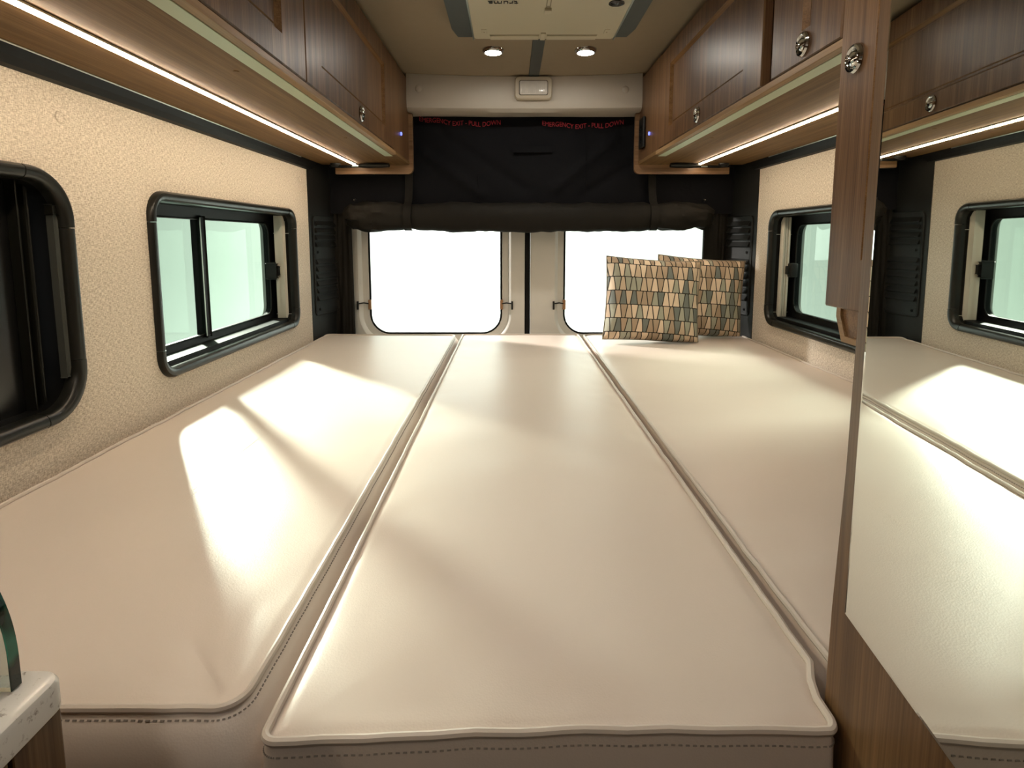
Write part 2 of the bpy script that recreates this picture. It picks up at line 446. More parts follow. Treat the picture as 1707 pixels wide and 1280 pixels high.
# window builder -------------------------------------------------------
def frame_piece(bm, pts, nrms, side, X):
    """sweep the frame profile along pts (y,z) with outward normals."""
    prof = [(0.0, 0.0), (0.0, 0.007), (-0.004, 0.0125), (-0.009, 0.0135), (-0.016, 0.012), (-0.021, 0.008), (-0.023, 0.0), (-0.023, -0.012), (0.0, -0.001)]
    loops = []
    for (y, z), (ny, nz) in zip(pts, nrms):
        loops.append([(X - side*h, y+ny*o, z+nz*o) for o, h in prof])
    loft(bm, loops, cap0=True, cap1=True)
def make_window(nm):
    side, y0, y1, z0, z1, r = WINS[nm]
    X = XL if side < 0 else XR; O = OL if side < 0 else OR
    t = thing(nm, None, None, (X, (y0+y1)/2, z0), kind='structure')
    corners = [(y1-r, z1-r, 0), (y0+r, z1-r, 90), (y0+r, z0+r, 180), (y1-r, z0+r, 270)]
    g = 0.0012; ext = 0.012
    arcs = []
    for (cy_, cz_, st) in corners:
        pts, ns = [], []
        a0, a1 = math.radians(st), math.radians(st+90)
        pts.append((cy_+r*math.cos(a0)+math.sin(a0)*ext, cz_+r*math.sin(a0)-math.cos(a0)*ext)); ns.append((math.cos(a0), math.sin(a0)))
        for i in range(11):
            a = a0+(a1-a0)*i/10
            pts.append((cy_+r*math.cos(a), cz_+r*math.sin(a))); ns.append((math.cos(a), math.sin(a)))
        pts.append((cy_+r*math.cos(a1)-math.sin(a1)*ext, cz_+r*math.sin(a1)+math.cos(a1)*ext)); ns.append((math.cos(a1), math.sin(a1)))
        bm = BM(); frame_piece(bm, pts, ns, side, X); obj('frame_corner', bm, frameb, t, smooth=True)
        arcs.append((pts, ns))
    for i in range(4):
        p0 = Vector(arcs[i][0][-1]); p1 = Vector(arcs[(i+1) % 4][0][0]); nn = arcs[i][1][-1]
        d = (p1-p0).normalized()
        bm = BM(); frame_piece(bm, [tuple(p0+d*g), tuple(p1-d*g)], [nn, nn], side, X-side*(-0.0006))
        obj('frame_rail', bm, frameb, t, smooth=True)
    # deep black reveal behind the frame
    q = 0.021
    Lp = lambda ins, x, rr: [(x, a, b) for a, b in rrect(y0+ins, z0+ins, y1-ins, z1-ins, rr, 8)]
    bm = BM()
    loft(bm, [Lp(q-0.004, X+side*0.004, r-q+0.004), Lp(q, X+side*0.006, r-q), Lp(q, O-side*0.02, r-q), Lp(0.050, O-side*0.012, max(0.036, r-0.02)), Lp(0.050, O+side*0.004, max(0.036, r-0.02))])
    obj('reveal', bm, rubber, t, smooth=True)
    bm = BM(); tube(bm, Lp(0.0510, O-side*0.014, max(0.03, r-0.02)), 0.0022, 6, True)
    obj('glass_rim', bm, frameb, t, smooth=True)
    if nm == 'window_2':
        bm = BM(); box(bm, X+side*0.045, X+side*0.050, y0+q, y1-q-0.035, z0+q, z1-q)
        obj('closed_blind', bm, blackgl, t, label='closed black blind')
        for yy, ww in ((y1-q-0.052, 0.004), (y1-q-0.036, 0.008)):
            bm = BM(); box(bm, X+side*0.030, X+side*0.048, yy, yy+ww, z0+q, z1-q, 0.0015); obj('blind_rail', bm, frameb, t)
        bm = BM(); box(bm, X+side*0.004, X+side*0.012, y1-q-0.012, y1-q-0.002, z0+0.07, z1-0.06, 0.002)
        obj('side_channel', bm, greys, t)
        bm = BM(); box(bm, X+side*0.0005, X+side*0.010, y1-q-0.016, y1-q+0.001, z1-0.075, z1-0.06, 0.002)
        obj('channel_clip', bm, frameb, t)
    else:
        ymid = 1.60
        for a, c_, xx in ((y0+0.046, ymid+0.012, O-side*0.001), (ymid-0.012, y1-0.046, O-side*0.013)):
            bm = BM(); box(bm, xx, xx+side*0.004, a, c_, z0+0.044, z1-0.044); obj('pane', bm, glass_side, t)
        bm = BM(); box(bm, O-side*0.019, O+side*0.004, ymid-0.011, ymid+0.012, z0+0.045, z1-0.045, 0.003); obj('sash_bar', bm, rubber, t)
        bm = BM(); box(bm, O-side*0.0215, O-side*0.0195, ymid-0.014, ymid-0.010, z0+0.046, z1-0.046); obj('bar_edge', bm, steel, t)
        # bottom track with a shiny lip
        bm = BM(); box(bm, X+side*0.016, O-side*0.022, y0+0.05, y1-0.05, z0+q, z0+q+0.012, 0.002); obj('sill_track', bm, rubber, t)
        bm = BM(); box(bm, X+side*0.020, X+side*0.0225, y0+0.045, y1-0.45, z0+q+0.004, z0+q+0.010, 0.001); obj('track_lip', bm, steel, t)
        # folded pleated blind against the rear reveal
        bm = BM()
        for i in range(3):
            xx = X + side*(0.024+0.009*i)
            box(bm, xx, xx+side*0.0075, y1-q-0.028+0.002*(i % 2), y1-q-0.002, z0+q+0.006, z1-q-0.004, 0.0015)
        obj('folded_blind', bm, blindm, t, smooth=True, label='beige pleated blind folded to one side')
        # sash latch
        bm = BM(); box(bm, O-side*0.040, O-side*0.014, y1-0.072, y1-0.040, -0.135, -0.085, 0.005)
        box(bm, O-side*0.048, O-side*0.036, y1-0.062, y1-0.044, -0.125, -0.095, 0.003)
        obj('sash_latch', bm, blackp, t, smooth=True)
        for zz in (z1-0.085, z0+0.045):
            bm = BM(); box(bm, X+side*0.010, O-side*0.02, y1-q-0.003, y1-q, zz, zz+0.0015); obj('spring_wire', bm, steel, t)
    return t
for k in WINS: make_window(k)

# black rail along the top of each fabric wall, its bright aluminium lip
for side, nm in ((-1, 'trim_1'), (1, 'trim_2')):
    X = XL if side < 0 else XR
    t = thing(nm, None, None, (X, 0.5, WT), kind='structure')
    s = -side
    sec = [(X, WT-0.004), (X+s*0.014, WT-0.002), (X+s*0.024, WT+0.008), (X+s*0.034, WT+0.024), (X-s*0.004, WT+0.024)]
    bm = BM(); loft(bm, [[(x, y, z) for x, z in sec] for y in (YF, YR+0.02)], cap0=True, cap1=True); obj('rail', bm, rubber, t)
    bm = BM(); tube(bm, [(X+s*0.0345, YF, WT+0.0215), (X+s*0.0345, YR-0.15, WT+0.0215)], 0.0015, 6); obj('rail_lip', bm, steel, t, smooth=True)

# rear corner pillars with louvres
for side, nm in ((-1, 'trim_3'), (1, 'trim_4')):
    Xa = XL+0.002 if side < 0 else XR-0.002
    Xb = -0.715 if side < 0 else 0.885
    Ya, Yb = YR, 2.46
    t = thing(nm, None, None, (Xa, Ya, -0.6), kind='structure')
    u = Vector((Xb-Xa, Yb-Ya, 0)).normalized(); n = Vector((-side, 0, 0)); n = (n - u*n.dot(u)).normalized()
    W = (Vector((Xb-Xa, Yb-Ya, 0))).length
    P = lambda a, z, h, Xa=Xa, Ya=Ya, u=u, n=n: tuple(Vector((Xa, Ya, 0)) + u*a + n*h + Vector((0, 0, z)))
    bm = BM(); loft(bm, [[P(0, z, 0), P(W, z, 0), P(W, z, -0.03), P(0, z, -0.03)] for z in (-0.6, 0.60)], cap0=True, cap1=True)
    obj('pillar_panel', bm, blackp, t)
    bm = BM(); rr = rrect(0.020, -0.30, W-0.02, 0.09, 0.018, 5)
    loft(bm, [[P(a, b_, -0.001) for a, b_ in rr], [P(a, b_, 0.003) for a, b_ in rr], [P(a*0.96+0.005, b_*0.985, 0.0045) for a, b_ in rr], [P(a*0.93+0.008, b_*0.97, 0.0025) for a, b_ in rr]], cap1=True)
    obj('louvre_panel', bm, blackp, t, smooth=True)
    zs = [0.062, 0.035, 0.008, -0.019] + [-0.085-0.0285*i for i in range(6)]
    for z in zs:
        bm = BM()
        loft(bm, [[P(a, z+0.008, 0.002), P(a, z-0.010, 0.012), P(a, z-0.013, 0.010), P(a, z-0.011, 0.002)] for a in (0.036, W-0.036)], cap0=True, cap1=True)
        obj('slat', bm, blackp, t)
    for z in (-0.052, -0.275):
        bm = BM(); lathe(bm, P(0.05, z, 0.002), n, [(0.006, 0), (0.006, 0.002), (0.003, 0.003), (0.002, 0.001)], 12); obj('screw', bm, rubber, t, smooth=True)

# ------------------------------------------------------------------ rear doors
DY = 2.52
def fD(a, b, t): return (a, t, b)
def rear_door(nm, xa, xb, wx0, wx1, hinge_x):
    t = thing(nm, None, None, ((xa+xb)/2, DY, FLOOR), kind='structure')
    wz0, wz1 = -0.408, 0.34
    def lp(g, y, r): return [(a, y, b) for a, b in rrect(wx0-g, wz0-g, wx1+g, wz1+g, r, 10)]
    bm = BM()
    loft(bm, [lp(0.0, DY+0.012, 0.085), lp(0.004, DY, 0.089), lp(0.028, DY-0.004, 0.11), lp(0.036, DY-0.020, 0.118), lp(0.042, DY-0.024, 0.124)])
    out = [(xa, -0.9), (xb, -0.9), (xb, 0.55), (xa, 0.55)]
    plate(bm, out, [[(a, b) for a, _, b in lp(0.042, 0, 0.124)]], fD, DY-0.024, DY+0.03)
    obj('door_panel', bm, paint, t, smooth=True)
    # pressed ribs beside the glass
    for xx in (xa+0.02 if hinge_x < 0 else xb-0.02,):
        bm = BM(); box(bm, xx-0.006, xx+0.006, DY-0.031, DY-0.022, -0.7, 0.40, 0.003); obj('pressed_rib', bm, paint, t, smooth=True)
    bm = BM(); tube(bm, lp(-0.001, DY+0.006, 0.084), 0.0045, 6, True); obj('gasket', bm, rubber, t, smooth=True)
    bm = BM(); box(bm, wx0-0.01, wx1+0.01, DY+0.012, DY+0.016, wz0-0.01, wz1+0.01); g = obj('pane', bm, glass_rear, t)
    for i in range(10):
        bm = BM(); z = -0.34+0.056*i; box(bm, wx0+0.03, wx1-0.03, DY+0.0112, DY+0.0118, z, z+0.0005); obj('heating_wire', bm, header_m, g)
    # black strap hooks with copper clips at the lower corners of the glass
    for s_, xx in ((-1, wx0), (1, wx1)):
        k = obj('clip', box(BM(), xx-0.006, xx+0.007, DY-0.012, DY+0.002, -0.302, -0.260, 0.002), copper, t)
        bm = BM(); z = -0.272
        tube(bm, [(xx+s_*0.004, DY-0.012, z-0.004), (xx+s_*0.022, DY-0.020, z), (xx+s_*0.042, DY-0.030, z-0.002)], 0.003, 6)
        box(bm, xx+s_*0.046-0.004, xx+s_*0.046+0.004, DY-0.034, DY-0.024, z-0.028, z+0.008, 0.002)
        obj('strap_hook', bm, blackp, k, smooth=True)
    return t
rear_door('door_1', -0.80, 0.0600, -0.605, -0.039, -1)
rear_door('door_2', 0.0845, 0.98, 0.230, 0.825, 1)
bm = BM(); box(bm, 0.0610, 0.0830, DY-0.020, DY+0.03, -0.9, 0.55, 0.004)
obj('trim_5', bm, rubber, kind='structure')
bm = BM(); box(bm, OL, OR, 2.50, 2.56, 0.50, 0.66); box(bm, OL, OR, 2.50, 2.56, FLOOR, -0.9)
box(bm, OL, -0.80, 2.50, 2.56, -0.9, 0.50); box(bm, 0.98, OR, 2.50, 2.56, -0.9, 0.50)
obj('wall_rear', bm, shell_m, kind='structure')

# ------------------------------------------------------------------ header panel with dome lamp
t = thing('trim_6', None, None, (0.05, 2.30, 0.48), kind='structure')
n = 24; loops = []
for i in range(n+1):
    x = -0.392 + 0.888*i/n
    zt = cz(x)-0.001 - 0.0*(x)
    k = 0.012 if abs(x-0.05) < 0.435 else 0.0
    loops.append([(x, 2.295, zt), (x, 2.290, 0.520), (x, 2.296, 0.492-0.004*math.sin(PI*i/n)), (x, 2.312, 0.482-0.006*math.sin(PI*i/n)), (x, 2.42, 0.480), (x, 2.42, zt)])
bm = BM(); loft(bm, loops, cap0=True, cap1=True)
obj('header_panel', bm, header_m, t, smooth=True)
for x, z in ((-0.345, 0.560), (0.432, 0.556)):
    bm = BM(); lathe(bm, (x, 2.293, z), (0, -1, 0), [(0.013, -0.002), (0.013, 0.002), (0.011, 0.004), (0.004, 0.005)], 20); obj('screw_cap', bm, header_m, t, smooth=True)
for x in (-0.33, 0.42):
    bm = BM(); lathe(bm, (x, 2.33, 0.482), (0, 0, -1), [(0.010, -0.004), (0.010, 0.002), (0.004, 0.003)], 16); obj('screw_cap', bm, header_m, t, smooth=True)
dl = thing('dome_lamp', 'rectangular beige dome lamp with clear lens on the header panel', 'lamp', (0.086, 2.29, 0.53))
R_ = lambda g, y, r: [(a, y, b) for a, b in rrect(0.015+g, 0.516+g, 0.156-g, 0.5995-g, r, 6)]
bm = BM(); loft(bm, [R_(0, 2.293, 0.016), R_(0, 2.276, 0.016), R_(0.004, 2.271, 0.013), R_(0.016, 2.270, 0.008), R_(0.018, 2.275, 0.006)], cap1=True)
obj('lamp_body', bm, lampb, dl, smooth=True)
R2 = lambda g, y: [(a, y, b) for a, b in rrect(0.034+g, 0.533+g, 0.137-g, 0.582-g, 0.006, 4)]
bm = BM(); tube(bm, R2(-0.0012, 2.2705), 0.0018, 5, True); obj('lens_groove_line', bm, plain('brown_groove_line', (0.10, 0.08, 0.055), 0.6), dl)  # dark groove outline round the lens, put into the colour of a thin tube
bm = BM(); loft(bm, [R2(0, 2.274), R2(0, 2.269), R2(0.003, 2.267)], cap1=True); lens = obj('lens', bm, lensm, dl, smooth=True)
for i in range(12):
    x = 0.044+0.0075*i
    bm = BM(); box(bm, x, x+0.003, 2.2655, 2.268, 0.538, 0.578); obj('lens_rib', bm, lensm, lens)

# ------------------------------------------------------------------ roof air conditioner
ac = thing('air_conditioner', 'cream ceiling air conditioner cover with dark grey side strips', 'air conditioner', (0.09, 1.35, 0.56))
bm = BM(); pts = [(-0.103, 0.90), (0.29, 0.90), (0.29, 1.735), (0.285, 1.745), (-0.098, 1.745), (-0.103, 1.735)]
loft(bm, [[(x, y, 0.604) for x, y in pts], [(x, y, 0.564) for x, y in pts], [(x*0.992+0.0007, y-0.004 if y > 1.7 else y, 0.560) for x, y in pts]], cap0=True, cap1=True)
cov = obj('cover', bm, acm, ac)
for sgn, xa, xb in ((-1, -0.1035, -0.160), (1, 0.2905, 0.340)):
    pts = [(xa, 0.90), (xb, 0.90), (xb, 1.68), (xb-sgn*0.012, 1.745), (xa, 1.745)]
    bm = BM(); loft(bm, [[(x, y, 0.604) for x, y in pts], [(x, y, 0.566) for x, y in pts]], cap0=True, cap1=True); obj('side_strip', bm, greys, ac)
    bm = BM(); box(bm, xa-0.002, xa+0.002, 0.92, 1.746, 0.5585, 0.563); obj('edge_bead', bm, steel, ac)
for x0, x1 in ((-0.058, 0.080), (0.100, 0.240)):
    bm = BM(); box(bm, x0, x1, 1.706, 1.709, 0.5592, 0.562); obj('seam', bm, acd, ac)
    bm = BM(); box(bm, x0+0.001, x1-0.001, 1.712, 1.742, 0.5575, 0.5625, 0.0015); obj('flap', bm, acm, ac)
bm = BM(); box(bm, 0.083, 0.097, 1.69, 1.742, 0.556, 0.562, 0.002); obj('catch', bm, acm, ac)
for x in (-0.072, 0.262):
    bm = BM(); box(bm, x-0.007, x+0.007, 1.665, 1.695, 0.5585, 0.562, 0.001); obj('corner_clip', bm, acm, ac)
    bm = BM(); lathe(bm, (x, 1.683, 0.5590), (0, 0, -1), [(0.002, -0.001), (0.002, 0.001)], 10); obj('pin_hole', bm, acd, ac)
bm = BM(); box(bm, 0.086, 0.098, 1.30, 1.52, 0.5593, 0.562); obj('slot', bm, acd, ac)
bm = BM(); box(bm, 0.0885, 0.0955, 1.30, 1.50, 0.5583, 0.5615, 0.001); obj('slide', bm, acm, ac)
bm = BM(); box(bm, 0.083, 0.101, 1.515, 1.537, 0.552, 0.562, 0.003); obj('thumb_tab', bm, acm, ac, smooth=True)
bm = BM(); lathe(bm, (0.254, 1.486, 0.561), (0, 0, -1), [(0.019, -0.002), (0.019, 0.003), (0.016, 0.004), (0.013, 0.002), (0.006, 0.005), (0.001, 0.0055)], 24); obj('sensor_lens', bm, blackgl, ac, smooth=True)
M4 = Matrix.Translation((-0.018, 1.482, 0.5588)) @ Matrix.Rotation(PI, 4, 'Y')
obj('lettering', text_obj('lettering', 'truma', 0.030, blackink, ac, M4), blackink, ac)
bm = BM(); box(bm, -0.014, -0.010, 1.452, 1.458, 0.5582, 0.5605); obj('orange_mark', bm, orange, ac)

# downlights --------------------------------------------------------------
def downlight(x, y, label, group, watt=2.0):
    z = cz(x)
    t = thing('downlight', label, 'light', (x, y, z-0.012), group)
    bm = BM(); lathe(bm, (x, y, z), (0, 0, -1), [(0.036, -0.004), (0.036, 0.004), (0.032, 0.010), (0.027, 0.011), (0.026, 0.005), (0.002, 0.005)], 32)
    obj('bezel', bm, chrome, t, smooth=True)
    bm = BM(); lathe(bm, (x, y, z-0.0052), (0, 0, -1), [(0.0255, -0.001), (0.0255, 0.004), (0.020, 0.007), (0.001, 0.008)], 32)
    obj('lens', bm, down_m, t, smooth=True)
downlight(-0.056, 1.985, 'left lit round downlight in the ceiling above the dome lamp', 'ceiling downlights')
downlight(0.243, 1.990, 'right lit round downlight in the ceiling above the dome lamp', 'ceiling downlights')
for x, y, lab in ((-0.2, 0.45, 'added unseen fill downlight above the front end of the bed, left of centre'), (0.30, 0.75, 'added unseen fill downlight above the bed beside the tall cabinet'), (-0.15, -0.35, 'added unseen fill downlight above the kitchen aisle'), (0.0, -0.85, 'added unseen fill downlight in the ceiling by the added end wall')):
    downlight(x, y, lab, 'added fill downlights')  # out-of-view downlights added to fill the interior with light

# ------------------------------------------------------------------ overhead cabinets
ZU = 0.285
def push_latch(door, X, y, z, s):
    """chrome push-button rosette facing s*X."""
    bm = BM(); lathe(bm, (X, y, z), (s, 0, 0), [(0.0195, -0.001), (0.0205, 0.002), (0.0185, 0.0055), (0.0155, 0.0065), (0.013, 0.004), (0.012, 0.001)], 32)
    l = obj('latch', bm, chrome, door, smooth=True, label='round chrome push latch')
    bm = BM(); lathe(bm, (X, y, z), (s, 0, 0), [(0.0112, 0.000), (0.0115, 0.004), (0.009, 0.0068), (0.004, 0.008), (0.0005, 0.0083)], 28)
    return l, bm
def recess_door(name, X, s, y0, y1, z0, z1, ry0, ry1, rz0, rz1, parent, mat=None, th=0.018):
    L = lambda ya, yb, za, zb, h: [(X+s*h, ya, za), (X+s*h, yb, za), (X+s*h, yb, zb), (X+s*h, ya, zb)]
    bm = BM()
    b_ = 0.0025
    loft(bm, [L(y0, y1, z0, z1, -th), L(y0, y1, z0, z1, -b_), L(y0+b_, y1-b_, z0+b_, z1-b_, 0), L(ry0, ry1, rz0, rz1, 0),
              L(ry0+0.007, ry1-0.007, rz0+0.007, rz1-0.007, -0.010), L(ry0+0.012, ry1-0.012, rz0+0.012, rz1-0.012, -0.010),
              L(ry0+0.014, ry1-0.014, rz0+0.014, rz1-0.014, -0.008)], cap0=True, cap1=True)
    bm.faces.ensure_lookup_table()
    for k in range(12, 16): bm.faces[k].material_index = 1
    for k in range(20, 24): bm.faces[k].material_index = 1
    return obj(name, bm, mat or wood_v, parent, extra=(wood_rout,))
def cabinet(side, label, Xf, doors, y_near, groups=None):
    X = XL if side < 0 else XR
    s = -side
    ye = 2.335
    t = thing('overhead_cabinet', label, 'cabinet', ((X+Xf)/2, (y_near+ye)/2, ZU))
    body_x = Xf - s*0.020
    a, b_ = sorted((X+s*0.030, body_x))
    bm = BM(); box(bm, a, b_, y_near, ye, ZU+0.012, 0.602); obj('body', bm, wood_v, t)
    a, b_ = sorted((X+s*0.034, Xf))
    bm = BM(); box(bm, a, b_, y_near, ye, ZU, ZU+0.012, 0.001); u_ = obj('underside', bm, wood_h, t)
    bm = BM(); a, b_ = sorted((Xf+s*0.0015, Xf-s*0.014)); box(bm, a, b_, y_near, 2.05, ZU-0.001, ZU+0.011, 0.001); obj('edge_banding', bm, wood_edge, t, label='pale wood lip')
    bm = BM(); a, b_ = sorted((Xf-s*0.016, Xf-s*0.043)); box(bm, a, b_, y_near, 2.085, ZU-0.0015, ZU+0.002); obj('inlay_strip', bm, palegreen, t, label='pale green plastic strip')
    for yy in (1.05, 1.72):
        bm = BM(); lathe(bm, (Xf-s*0.078, yy, ZU), (0, 0, -1), [(0.005, -0.001), (0.0045, 0.001), (0.001, 0.0012)], 12); obj('screw_plug', bm, wood_h, t, smooth=True)
    for (y0, y1) in doors:
        d = recess_door('door', Xf, s, y0, y1, ZU+0.014, 0.598, y0+0.095, y1-0.115, 0.350, 0.54, t)
        l, bm = push_latch(d, Xf, (y0+y1)/2-0.005, 0.326, s)
        obj('latch_button', bm, chrome, d, smooth=True)
    # filler beyond the last door and the end panel that hangs below it
    a, b_ = sorted((body_x, Xf-s*0.001))
    bm = BM(); box(bm, a, b_, doors[-1][1]+0.002, ye, ZU+0.010, 0.600); obj('end_filler', bm, wood_v, t)
    Xp = Xf + s*0.014; Xw = X+s*0.085
    lo, hi = sorted((Xp, Xw))
    rr = 0.022
    pts = []
    # rounded inner lower corner
    for i in range(7):
        an = math.radians(90*i/6)
        pts.append((Xp - s*rr + s*rr*math.sin(an), 0.250 + rr - rr*math.cos(an)))
    pts += [(Xp, 0.478), (Xf-s*0.001, 0.480), (Xf-s*0.001, 0.60), (Xw, 0.60), (Xw, 0.250)]
    bm = BM(); loft(bm, [[(x, ye-0.002, z) for x, z in pts], [(x, ye+0.018, z) for x, z in pts]], cap0=True, cap1=True)
    obj('end_panel', bm, wood_x, t)
    return t, s
lc, _ = cabinet(-1, 'walnut overhead cabinet run above the left windows', -0.392, [(-0.52, 0.327), (0.330, 1.175), (1.178, 2.020)], -0.9)
rc, _ = cabinet(1, 'walnut overhead cabinet above the right window with outlet on its end', 0.495, [(0.925, 1.165), (1.210, 2.015)], 0.915)
bm = BM(); lathe(bm, (-0.391, 2.16, 0.372), (1, 0, 0), [(0.006, -0.001), (0.006, 0.003), (0.002, 0.004)], 14); obj('indicator_light', bm, bluel, lc, smooth=True)
bm = BM(); lathe(bm, (0.4945, 2.155, 0.372), (-1, 0, 0), [(0.006, -0.001), (0.006, 0.003), (0.002, 0.004)], 14); obj('indicator_light', bm, bluel, rc, smooth=True)
bm = BM(); box(bm, 0.485, 0.4945, 2.215, 2.29, 0.335, 0.445, 0.003); o = obj('outlet_plate', bm, blackp, rc, label='black outlet plate')
for z in (0.365, 0.405):
    bm = BM(); lathe(bm, (0.4855, 2.252, z), (-1, 0, 0), [(0.012, -0.001), (0.013, 0.002), (0.010, 0.003), (0.009, 0.0005)], 18); obj('socket', bm, rubber, o, smooth=True)

# LED strips
for side, x, y0, y1, lab in ((-1, -0.593, -0.5, 2.30, 'long warm LED strip light under the left overhead cabinet'),
                             (1, 0.715, 0.93, 2.37-0.06, 'warm LED strip light under the right overhead cabinet')):
    t = thing('light_strip', lab, 'light', (x, (y0+y1)/2, ZU-0.006))
    bm = BM(); box(bm, x-0.0065, x+0.0065, y0, y1, ZU-0.004, ZU-0.0001, 0.001); obj('channel', bm, steel, t)
    bm = BM(); box(bm, x-0.005, x+0.005, y0+0.003, y1-0.003, ZU-0.0065, ZU-0.0035, 0.001); obj('diffuser', bm, led_m, t)
# small black reading lamps folded under the cabinets
def reading_lamp(x, s, lab):
    t = thing('reading_lamp', lab, 'lamp', (x, 2.24, 0.262))
    bm = BM(); p = [(x+s*0.045, 2.275, 0.2745), (x+s*0.09, 2.272, 0.2745), (x+s*0.165, 2.265, 0.2745)]
    loops = []
    for i, a in enumerate((0.0, 0.02, 0.3, 0.75, 0.98, 1.0)):
        q = Vector(p[0]).lerp(Vector(p[2]), a); r = (0.004, 0.010, 0.0135, 0.0135, 0.011, 0.004)[i]
        loops.append([(q.x, q.y+1.3*r*math.cos(2*PI*k/12), q.z+0.7*r*math.sin(2*PI*k/12)) for k in range(12)])
    loft(bm, loops, cap0=True, cap1=True); obj('lamp_head', bm, blackp, t, smooth=True)
    bm = BM(); tube(bm, [(x-s*0.07, 2.285, 0.2745), (x-s*0.02, 2.282, 0.272), (x+s*0.05, 2.276, 0.273)], 0.005, 8); obj('arm', bm, rubber, t, smooth=True)
    bm = BM(); tube(bm, [(x+s*0.02, 2.278, 0.2735), (x+s*0.045, 2.276, 0.2735)], 0.0062, 10); obj('collar', bm, chrome, t, smooth=True)
    bm = BM(); lathe(bm, (x-s*0.045, 2.285, 0.284), (0, 0, -1), [(0.020, 0), (0.020, 0.005), (0.014, 0.012), (0.003, 0.013)], 16); obj('mount', bm, blackp, t, smooth=True)
reading_lamp(-0.620, 1, 'slim black reading lamp folded under the left cabinet end')
reading_lamp(0.765, -1, 'slim black reading lamp folded under the right cabinet end')

# ------------------------------------------------------------------ tall cabinet and bathroom
tc_ = thing('tall_cabinet', 'tall walnut cabinet with a push latch hanging beside the mirrored door', 'cabinet', (0.70, 0.66, -0.10))
bm = BM(); box(bm, 0.5115, 0.932, 0.40, 0.905, -0.098, 0.600, 0.001); obj('body', bm, wood_v, tc_)
d = recess_door('door', 0.490, -1, 0.42, 0.912, -0.103, 0.598, 0.50, 0.826, -0.03, 0.56, tc_)
l, bm = push_latch(d, 0.490, 0.872, 0.254, -1); obj('latch_button', bm, chrome, d, smooth=True)
# chamfered bracket below
bk = thing('support_bracket', 'small chamfered wooden box bracket under the tall cabinet', 'bracket', (0.62, 0.80, -0.15))
pts = [(0.885, -0.1035), (0.885, -0.116), (0.868, -0.150), (0.74, -0.150), (0.74, -0.1035)]
bm = BM(); loft(bm, [[(0.500, y, z) for y, z in pts], [(0.70, y, z) for y, z in pts]], cap0=True, cap1=True); obj('bracket_body', bm, wood_x, bk)
pts = [(0.888, -0.1037), (0.888, -0.117), (0.870, -0.153), (0.74, -0.153), (0.74, -0.144), (0.862, -0.144), (0.877, -0.114), (0.877, -0.1037)]
bm = BM(); loft(bm, [[(0.496, y, z) for y, z in pts], [(0.505, y, z) for y, z in pts]], cap0=True, cap1=True); obj('bracket_rim', bm, wood_edge, bk)

# bathroom wall behind the door
bm = BM(); box(bm, 0.288, 0.934, 0.335, 0.350, FLOOR, 0.598); obj('wall_bathroom', bm, wood_v, kind='structure')
# mirrored door, turned 3.4 degrees and leaning a touch
AL = math.radians(3.416); CM = 0.2344
def dp(t, z, h):      # t along the door away from the eye, h out of its face (to the left)
    nx, ny = math.cos(AL), -math.sin(AL)
    return (nx*(CM-h) + math.sin(AL)*t - 0.0049*z, ny*(CM-h) + math.cos(AL)*t, z)
TE = 0.4560
dr = thing('door_3', 'walnut bathroom door with a large frameless mirror', None, dp(0.05, FLOOR, 0), kind='structure')
def slab(bm, t0, t1, z0, z1, h0, h1, bev=0.0):
    loft(bm, [[dp(t0, z, h0), dp(t1, z, h0), dp(t1, z, h1), dp(t0, z, h1)] for z in (z0, z1)], cap0=True, cap1=True)
    if bev: bmesh.ops.bevel(bm, geom=bm.edges[:], offset=bev, segments=2, profile=0.5, affect='EDGES')
    return bm
bm = BM()
loft(bm, [[dp(-0.35, FLOOR+0.02, h), dp(0.474, FLOOR+0.02, h), dp(0.4718, -0.454, h), dp(0.4685, -0.302, h), dp(0.4610, -0.182, h), dp(0.4590, -0.074, h), dp(0.4575, 0.06, h), dp(0.4580, 0.596, h), dp(-0.35, 0.596, h)] for h in (-0.016, -0.003)], cap0=True, cap1=True)
obj('door_leaf', bm, wood_door, dr)
bm = BM()
g = 0.0035
Lm = lambda i, h: [dp(-0.33+i, -0.349+i, h), dp(0.4445-i, -0.292+i, h), dp(0.4345-i, 0.585-i, h), dp(-0.33+i, 0.585-i, h)]
loft(bm, [Lm(0, -0.0028), Lm(0, -0.0008), Lm(0.0030, 0.0)], cap0=True, cap1=True)
obj('mirror', bm, mirror_m, dr, label='large frameless mirror with a bevelled edge')

# ------------------------------------------------------------------ black curtain
cu = thing('blackout_curtain', 'black roll-up curtain hanging over the rear doors', 'curtain', (0.08, 2.40, 0.0))
def cloth(name, x0, x1, z0, z1, y, amp, fx, fz, nx, nz, mat, seed, parent=cu, extra=None, side=0):
    bm = BM(); V = []
    for j in range(nz+1):
        row = []
        for i in range(nx+1):
            x = x0+(x1-x0)*i/nx; z = z0+(z1-z0)*j/nz
            d_ = noise.noise(Vector((x*fx+seed, z*fz, seed)))*amp + noise.noise(Vector((x*fx*2.7+seed, z*fz*2.7, 3+seed)))*amp*0.4
            if extra: d_ += extra(x, z)
            row.append(bm.verts.new((x, y+d_, z)))
        V.append(row)
    back = [[bm.verts.new(v.co + Vector((0, 0.003, 0))) for v in r_] for r_ in V]
    for G in (V, back):
        for j in range(nz):
            for i in range(nx): bm.faces.new((G[j][i], G[j][i+1], G[j+1][i+1], G[j+1][i]))
    for j in range(nz):
        for i in (0, nx): bm.faces.new((V[j][i], V[j+1][i], back[j+1][i], back[j][i]))
    for i in range(nx):
        for j in (0, nz): bm.faces.new((V[j][i], V[j][i+1], back[j][i+1], back[j][i]))
    return obj(name, bm, mat, parent, smooth=True)
